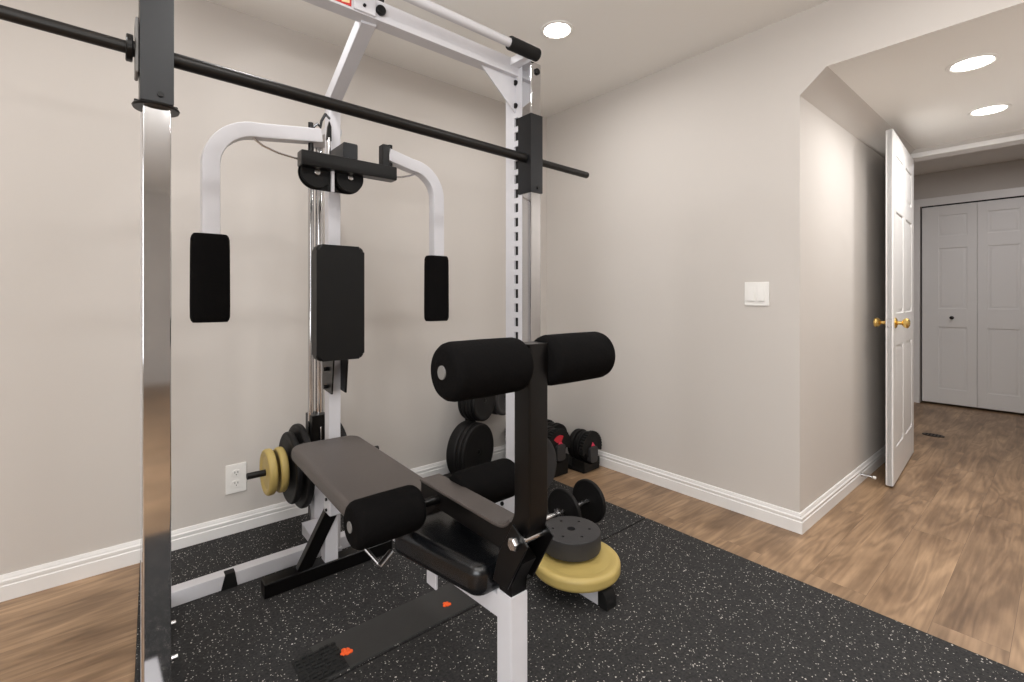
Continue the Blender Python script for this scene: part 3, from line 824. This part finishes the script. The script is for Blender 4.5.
def tray(x, y, z, label, sc=1., up=0.):
    t = thing('dumbbell_tray', label, 'dumbbell tray', (x, y, z), 'trays under the adjustable dumbbells')
    obj('base', MB().box(x-.08, x+.08, y-.2, y+.2, z, z+.03+up, .008, 2), 'rubber', t)
    for s in (-1, 1):
        c = y+s*.15; z0 = z; z = z+up
        pro = [(x-.078, z+.026), (x+.078, z+.026), (x+.078, z+.075)]+[(x+.1*math.cos(a), z+.145+.1*math.sin(a)) for a in [PI*(1.70-k*.04) for k in range(11)]]+[(x-.078, z+.075)]
        obj('cradle', MB().prism(pro, 'y', c-.05, c+.05, .002), 'rubber', t)
        z = z0
    t.scale = (sc,)*3
    return t
q1 = tray(2.278, 2.13, 0, 'black tray under the dumbbell nearest the right wall', 1.0)
q2 = adj_dumbbell(2.278, 2.13, .002, 'adjustable black dumbbell with red pointer nearest the right wall baseboard', 1.0)
q1.rotation_euler = q2.rotation_euler = (0, 0, math.radians(3))
tray(2.068, 2.2, 0, 'black tray under the dumbbell beside the leaning grey plate', 1.0, .04)
adj_dumbbell(2.068, 2.2, .042, 'adjustable black dumbbell with red dial window beside the large leaning grey plate', 1.0, True)

# ------------------------------------------------------------------ bench with leg curl lever
bx = .65
B = thing('weight_bench', 'weight bench with brown-grey pad, black seat and foam roller leg curl lever', 'bench', (bx, 1.3, MZ))
# pads
ol = rrect(-.128, .128, 1.125-1.48, 1.87-1.48, (.055, .055, .025, .025), 8)
pa = math.radians(-2.4)
ol = [(.611+x*math.cos(pa)-y*math.sin(pa), 1.48+x*math.sin(pa)+y*math.cos(pa)) for x, y in ol]
obj('back_pad', cushion(ol, .485, .535, .016), 'pad', B, angle=50)
seat = (arc2(bx+.085, 1.075, .03, 0, PI/2, 6)+arc2(bx-.085, 1.075, .03, PI/2, PI, 6)+arc2(bx-.035, .838, .038, PI+.2, 1.5*PI, 8)+arc2(bx+.035, .838, .038, -PI/2, -.2, 8))
obj('seat_pad', cushion(seat, .44, .512, .024), 'gloss', B, angle=60)
# frame
zf = lambda y: .425-(y-.77)*.06
bmf = MB().sweep([(bx, .77, zf(.77)), (bx, 1.80, zf(1.80))], rsec(.046, .05), (1, 0, 0))
fr = obj('main_beam', bmf, 'white', B)
obj('front_leg', MB().box(bx-.0235, bx+.0235, .744, .791, MZ, .461, .003, 2), 'white', B)
obj('tab', MB().box(bx-.03, bx-.022, 1.03, 1.075, .345, .40, .002, 1), 'white', fr)
ft = obj('front_foot', MB().box(bx-.2, bx+.2, .742, .793, MZ, MZ+.05, .004, 1), 'black', B)
obj('rear_leg', MB().prism([(bx-.026, MZ+.05), (bx+.024, MZ+.05), (bx+.024, .33), (bx-.006, .28), (bx-.026, .23)], 'y', 1.845, 1.89, .003), 'white', B)
rf = obj('rear_foot', MB().box(.412, .90, 1.84, 1.897, MZ, MZ+.053, .003, 1), 'black', B)
bk = obj('beam_bracket', MB().box(bx-.03, bx+.03, 1.785, 1.848, .262, .388, .004, 1), 'white', B)
for zz in (.285, .325): obj('bolt', MB().cyl((bx-.03, 1.815, zz-.005), (bx-.037, 1.815, zz-.005), .006, 12, .002), 'black', bk)
obj('strut', MB().sweep([(.548, 1.868, MZ+.045), (.685, 1.838, .34)], rsec(.03, .05, .003), (0, 1, 0)), 'black', B)
obj('strut', MB().sweep([(bx, 1.55, zf(1.55)), (bx, 1.5, .487)], rsec(.04, .04, .003), (1, 0, 0)), 'black', B)
obj('strut', MB().sweep([(bx, .95, zf(.95)), (bx, .95, .445)], rsec(.04, .04, .003), (1, 0, 0)), 'black', B)
pnm = MB().tube([(bx-.02, 1.275, .405), (.527, 1.25, .398), (.552, 1.2, .36)], .0052, 10)
pin = lab(obj('adjusting_pin', pnm, 'chromed', B), 'bent chrome adjusting pin')
obj('pin_grip', MB().cyl((.546, 1.198, .359), (.594, 1.221, .375), .0085, 14, .002), 'chromed', pin)
# pivot bracket
pent = [(.725, .625), (.68, .597), (.742, .485), (.795, .485), (.80, .60)]
for x0 in (bx-.036, bx+.034): obj('pivot_plate', MB().prism(pent if x0 > bx else pent[:3]+[(.79, .485), (.77, .55)], 'x', x0, x0+.005, .001, 1), 'black', B)
pb = MB().prism([(.788, .445), (.788, .60), (.73, .55), (.712, .545), (.747, .49), (.747, .445)], 'x', bx-.0205, bx+.0205, .003)
obj('pivot_block', pb, 'black', B)
ax = obj('pivot_axle', MB().cyl((.612, .712, .593), (bx+.048, .712, .593), .0085, 16), 'chromed', B)
obj('bolt_head', MB().lathe([(0, 0), (0, .011), (.003, .0135), (.011, .0135), (.013, .012), (.013, 0)], (.600, .712, .593), (1, 0, 0), 6), 'chromed', ax)
# lever: L-shaped arm, up to the top rollers and back over the seat
R = .078; path = [(bx+.006, 1.115, .571), (bx+.006, .95, .571), (bx+.006, .715+R+.02, .571)]
for k in range(0, 13):
    a = -PI/2-PI/2*k/12
    path.append((bx+.006, .715+R+R*math.cos(a), .571+R+R*math.sin(a)))
path += [(bx+.006, .715, .75), (bx+.006, .715, .988)]
secs = []
for p in path:
    w = .058 if p[2] < .58 else max(.053, .058-(p[2]-.58)*.25)
    secs.append(rsec(w, .048, .005))
lev = obj('lever', MB().sweep(path, secs, (1, 0, 0)), 'black', B)
ri = R-.0255; cpts = [(bx+.006, 1.118, .5955), (bx+.006, 1.0, .5955), (bx+.006, .715+R+.01, .5955)]
for k in range(0, 8):
    a = -PI/2-PI/2*k/11
    cpts.append((bx+.006, .715+R+ri*math.cos(a), .571+R+ri*math.sin(a)))
astrip = MB().sweep(cpts, rsec(.062, .008, .003), (1, 0, 0))  # thin strip in the pad's colour along the lever arm's top
lab(obj('arm_strip', astrip, 'pad', lev), 'brown-grey strip on the lever arm')
def roller(xa, xb, y, z, r=.052):
    L = xb-xa
    m = MB().lathe([(0, 0), (0, r*.72), (.004, r*.86), (.011, r*.96), (.02, r), (L*.5, r*1.01), (L-.02, r), (L-.011, r*.96), (L-.004, r*.86), (L, r*.72), (L, 0)], (xa, y, z), (1, 0, 0), 40)
    o = obj('foam_roller', m, 'foam', lev); lab(o, 'black foam roller'); return o
def axle(xa, xb, y, z):
    return obj('roller_axle', MB().cyl((xa, y, z), (xb, y, z), .0105, 18, .002), 'black', lev)
axle(.46, .866, .712, .949)
for xa, xb in ((.442, .622), (.682, .874)): roller(xa, xb, .712, .949, .0535)
lab(obj('end_disc', MB().cyl((.4395, .712, .949), (.445, .712, .949), .0125, 22, .001), 'capgrey', lev), 'grey round end cap')
axle(.41, .866, 1.03, .573)
for xa, xb in ((.402, .572), (.681, .87)): roller(xa, xb, 1.03, .573, .053)
lab(obj('end_disc', MB().cyl((.3995, 1.03, .573), (.405, 1.03, .573), .0125, 22, .001), 'capgrey', lev), 'grey round end cap')

# ------------------------------------------------------------------ world and view
w = bpy.data.worlds.new('world'); bpy.context.scene.world = w; w.use_nodes = True
w.node_tree.nodes['Background'].inputs['Color'].default_value = (.6, .6, .6, 1)
w.node_tree.nodes['Background'].inputs['Strength'].default_value = .2
sc = bpy.context.scene
sc.view_settings.view_transform = 'Standard'; sc.view_settings.look = 'None'
sc.view_settings.exposure = 0.34; sc.view_settings.gamma = 1; sc.view_settings.use_curve_mapping = False
